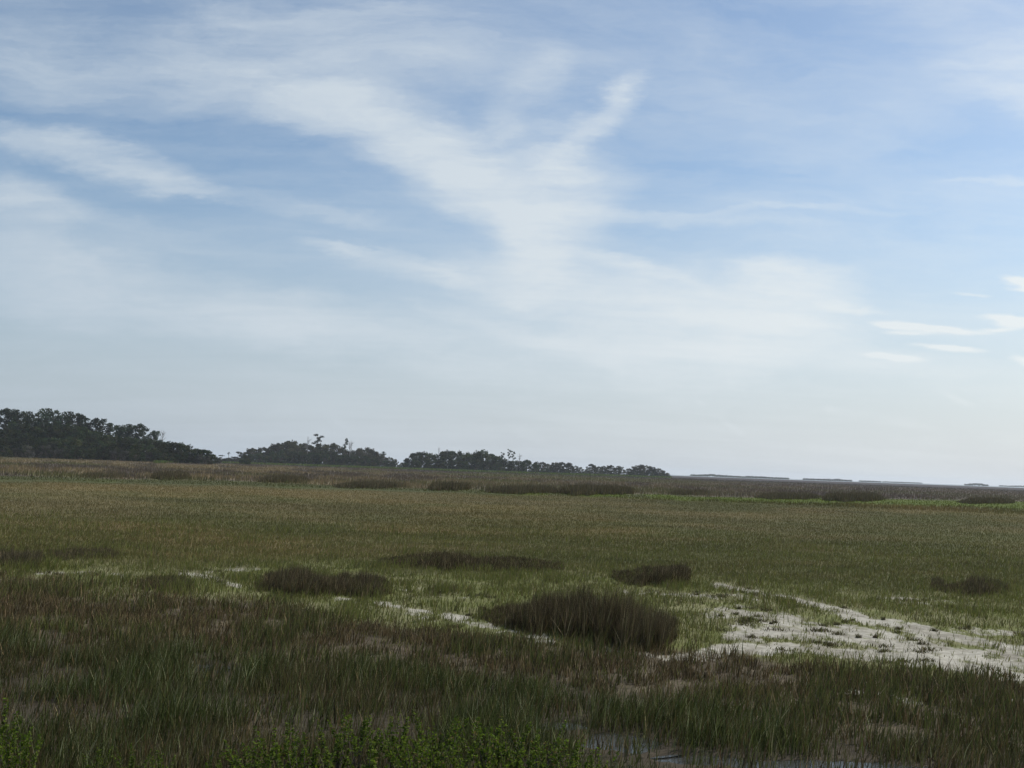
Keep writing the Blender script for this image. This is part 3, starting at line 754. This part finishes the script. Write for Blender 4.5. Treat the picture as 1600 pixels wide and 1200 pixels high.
# far islands: each a wood too far to tell its trees apart
def island(pts, dist, label):
    cen, rad = [], []
    for k in range(len(pts)-1):
        (xa, ya), (xb, yb) = pts[k], pts[k+1]
        for u in np.arange(0, 1, max(.02, 1.4/(xb-xa))):
            x_ = xa+(xb-xa)*u; y_ = ya+(yb-ya)*u + random.uniform(-.5, .6)
            for q in range(2):
                d_ = dist + random.uniform(-60, 60)
                X_, Y_, z_ = on(x_, y_, d_)
                z_ = max(z_, 4)
                r_ = random.uniform(3.2, 5.2)
                for zz_ in np.arange(max(z_-r_*.7, 2), 1, -5.): cen.append((X_, Y_, zz_)); rad.append(r_)
    v_, f_, c_ = leaf_cloud(cen, rad, 26, 1.9, GREEN, .75, .4)
    o = obj('distant_wood', mesh_np('distant_wood', v_, [f_], c_, M_LEAF))
    tag(o, label, 'wood', kind='stuff')
island([(1080,742),(1095,741.5),(1110,741),(1130,742.5),(1150,744),(1175,744),(1200,745.5),(1232,748.5)], 3300, 'longest low blue grey wood just right of the near trees')
island([(1256,750),(1275,749),(1290,748.5),(1310,748.6),(1331,751.5)], 3300, 'middle low blue grey wood on the horizon')
island([(1344,752.6),(1360,752),(1376,754)], 3900, 'tiny faint wood right of the middle one')
island([(1380,754.5),(1395,754.3),(1440,757)], 4600, 'very faint low wood left of the last humped one')
island([(1509,757),(1518,755.6),(1530,755.6),(1544,757.3)], 3500, 'short humped wood near the right picture edge')
island([(1562,759),(1590,759),(1640,760.5)], 4600, 'faintest low wood touching the right picture edge')

# ---------------------------------------------------------------- leafy shrubs in the bottom of the picture
SG = [C(.095,.145,.014), C(.120,.180,.018), C(.072,.108,.014), C(.145,.195,.026)]
SHR = []
def shrub_proto():
    st_, VV, CC = [], [], []
    for k in range(random.randint(13, 18)):
        a = random.uniform(0, 6.28); w = random.uniform(.05, .42); hh = random.uniform(.55, 1.0)
        e = np.array([w*math.cos(a), w*math.sin(a), hh]); mid = e*np.array([.55, .55, .5])
        st_.append(tube([(e[0]*.15, e[1]*.15, 0), mid, e], [.008, .006, .002], 4))
        for q in range(95):
            u = random.uniform(.3, 1.0); base = mid*(1-u)*2*.5 + e*u if u > .5 else mid*(u/.5)
            base = mid + (e-mid)*max(0, (u-.3)/.7)
            el = random.uniform(-.3, 1.4); az = random.uniform(0, 6.28); Lf = random.uniform(.022, .062)*(1.1-.3*u)
            d = np.array([math.cos(az)*math.cos(el), math.sin(az)*math.cos(el), math.sin(el)])
            s = np.cross(d, rng.normal(size=3)); s = s/np.linalg.norm(s)*Lf*.26
            VV.append(np.array([base, base+d*Lf*.5-s, base+d*Lf, base+d*Lf*.5+s]))
            CC.append(np.repeat(((SG[random.randrange(4)] if random.random() < .9 else C(.15,.12,.04))*random.uniform(.5, 1.3))[None], 4, 0))
    V_ = np.vstack(VV); tv, tf = join(st_)
    return (mesh_np('stems', tv, [tf], None, M_BARK), mesh_np('foliage', V_, [np.arange(len(V_)).reshape(-1, 4)], np.vstack(CC), M_SHRUB))
for _ in range(5): SHR.append(shrub_proto())
def shrub(x, ytop, dist, label, wide=1.0):
    X_, Y_, zt = on(x, ytop, dist)
    e = bpy.data.objects.new('leafy_shrub', None); col.objects.link(e); e.empty_display_size = .1
    e.location = (X_, Y_, 0); e.rotation_euler = (0, 0, random.uniform(0, 6.28)); e.scale = (wide*.9, wide*.9, max(zt, .25))
    a, b_ = SHR[random.randrange(5)]
    for nm, me in (('stems', a), ('foliage', b_)):
        c_ = bpy.data.objects.new(nm, me); c_.parent = e; col.objects.link(c_)
    tag(e, label, 'shrub', 'leafy shrubs along the near bank')
shrub(5,1092,9.6,'bright green shrub in the bottom left corner, tallest at the left edge',1.0)
shrub(38,1125,9.4,'smaller green shrub leaning right of the corner shrub',.7)
for k, (x, y, d) in enumerate([(150,1168,10.2),(205,1166,10.0),(255,1172,9.8),(335,1178,9.8)]):
    shrub(x, y, d, f'low green shrub sprig at the bottom edge, {ordn(k+1)} of four left of centre', .55)
row_ = [(405,1150,9.9),(445,1132,10.2),(480,1145,9.7),(530,1125,10.4),(575,1140,9.7),(620,1118,10.5),(660,1140,9.8),(700,1128,10.1),(745,1142,9.7),(785,1132,10.0),(830,1145,9.7),(870,1160,9.8),(895,1150,10.3),(925,1165,9.7),(560,1112,10.9),(680,1116,11.0),(760,1120,10.9),(840,1128,10.8)]
row_.sort()
for k, (x, y, d) in enumerate(row_):
    shrub(x, y, d, f'bright green leafy shrub, {ordn(k+1)} from the left in the bottom centre bank', .95 if x < 850 else .75)

# ---------------------------------------------------------------- haze
bpy.ops.mesh.primitive_cube_add(size=1, location=(0, 0, 22))
hzb = bpy.context.object; hzb.name = 'haze'; hzb.scale = (19000, 19000, 47)
m, t = new_mat('haze_air'); n = t.nodes.new
pv = n('ShaderNodeVolumePrincipled'); pv.inputs['Color'].default_value = (.86, .92, 1, 1)
pv.inputs['Density'].default_value = 0.8e-4; pv.inputs['Anisotropy'].default_value = .2
oo = n('ShaderNodeOutputMaterial'); t.links.new(pv.outputs[0], oo.inputs['Volume'])
hzb.data.materials.append(m); tag(hzb, 'pale thin haze over the whole marsh', 'haze', kind='stuff')
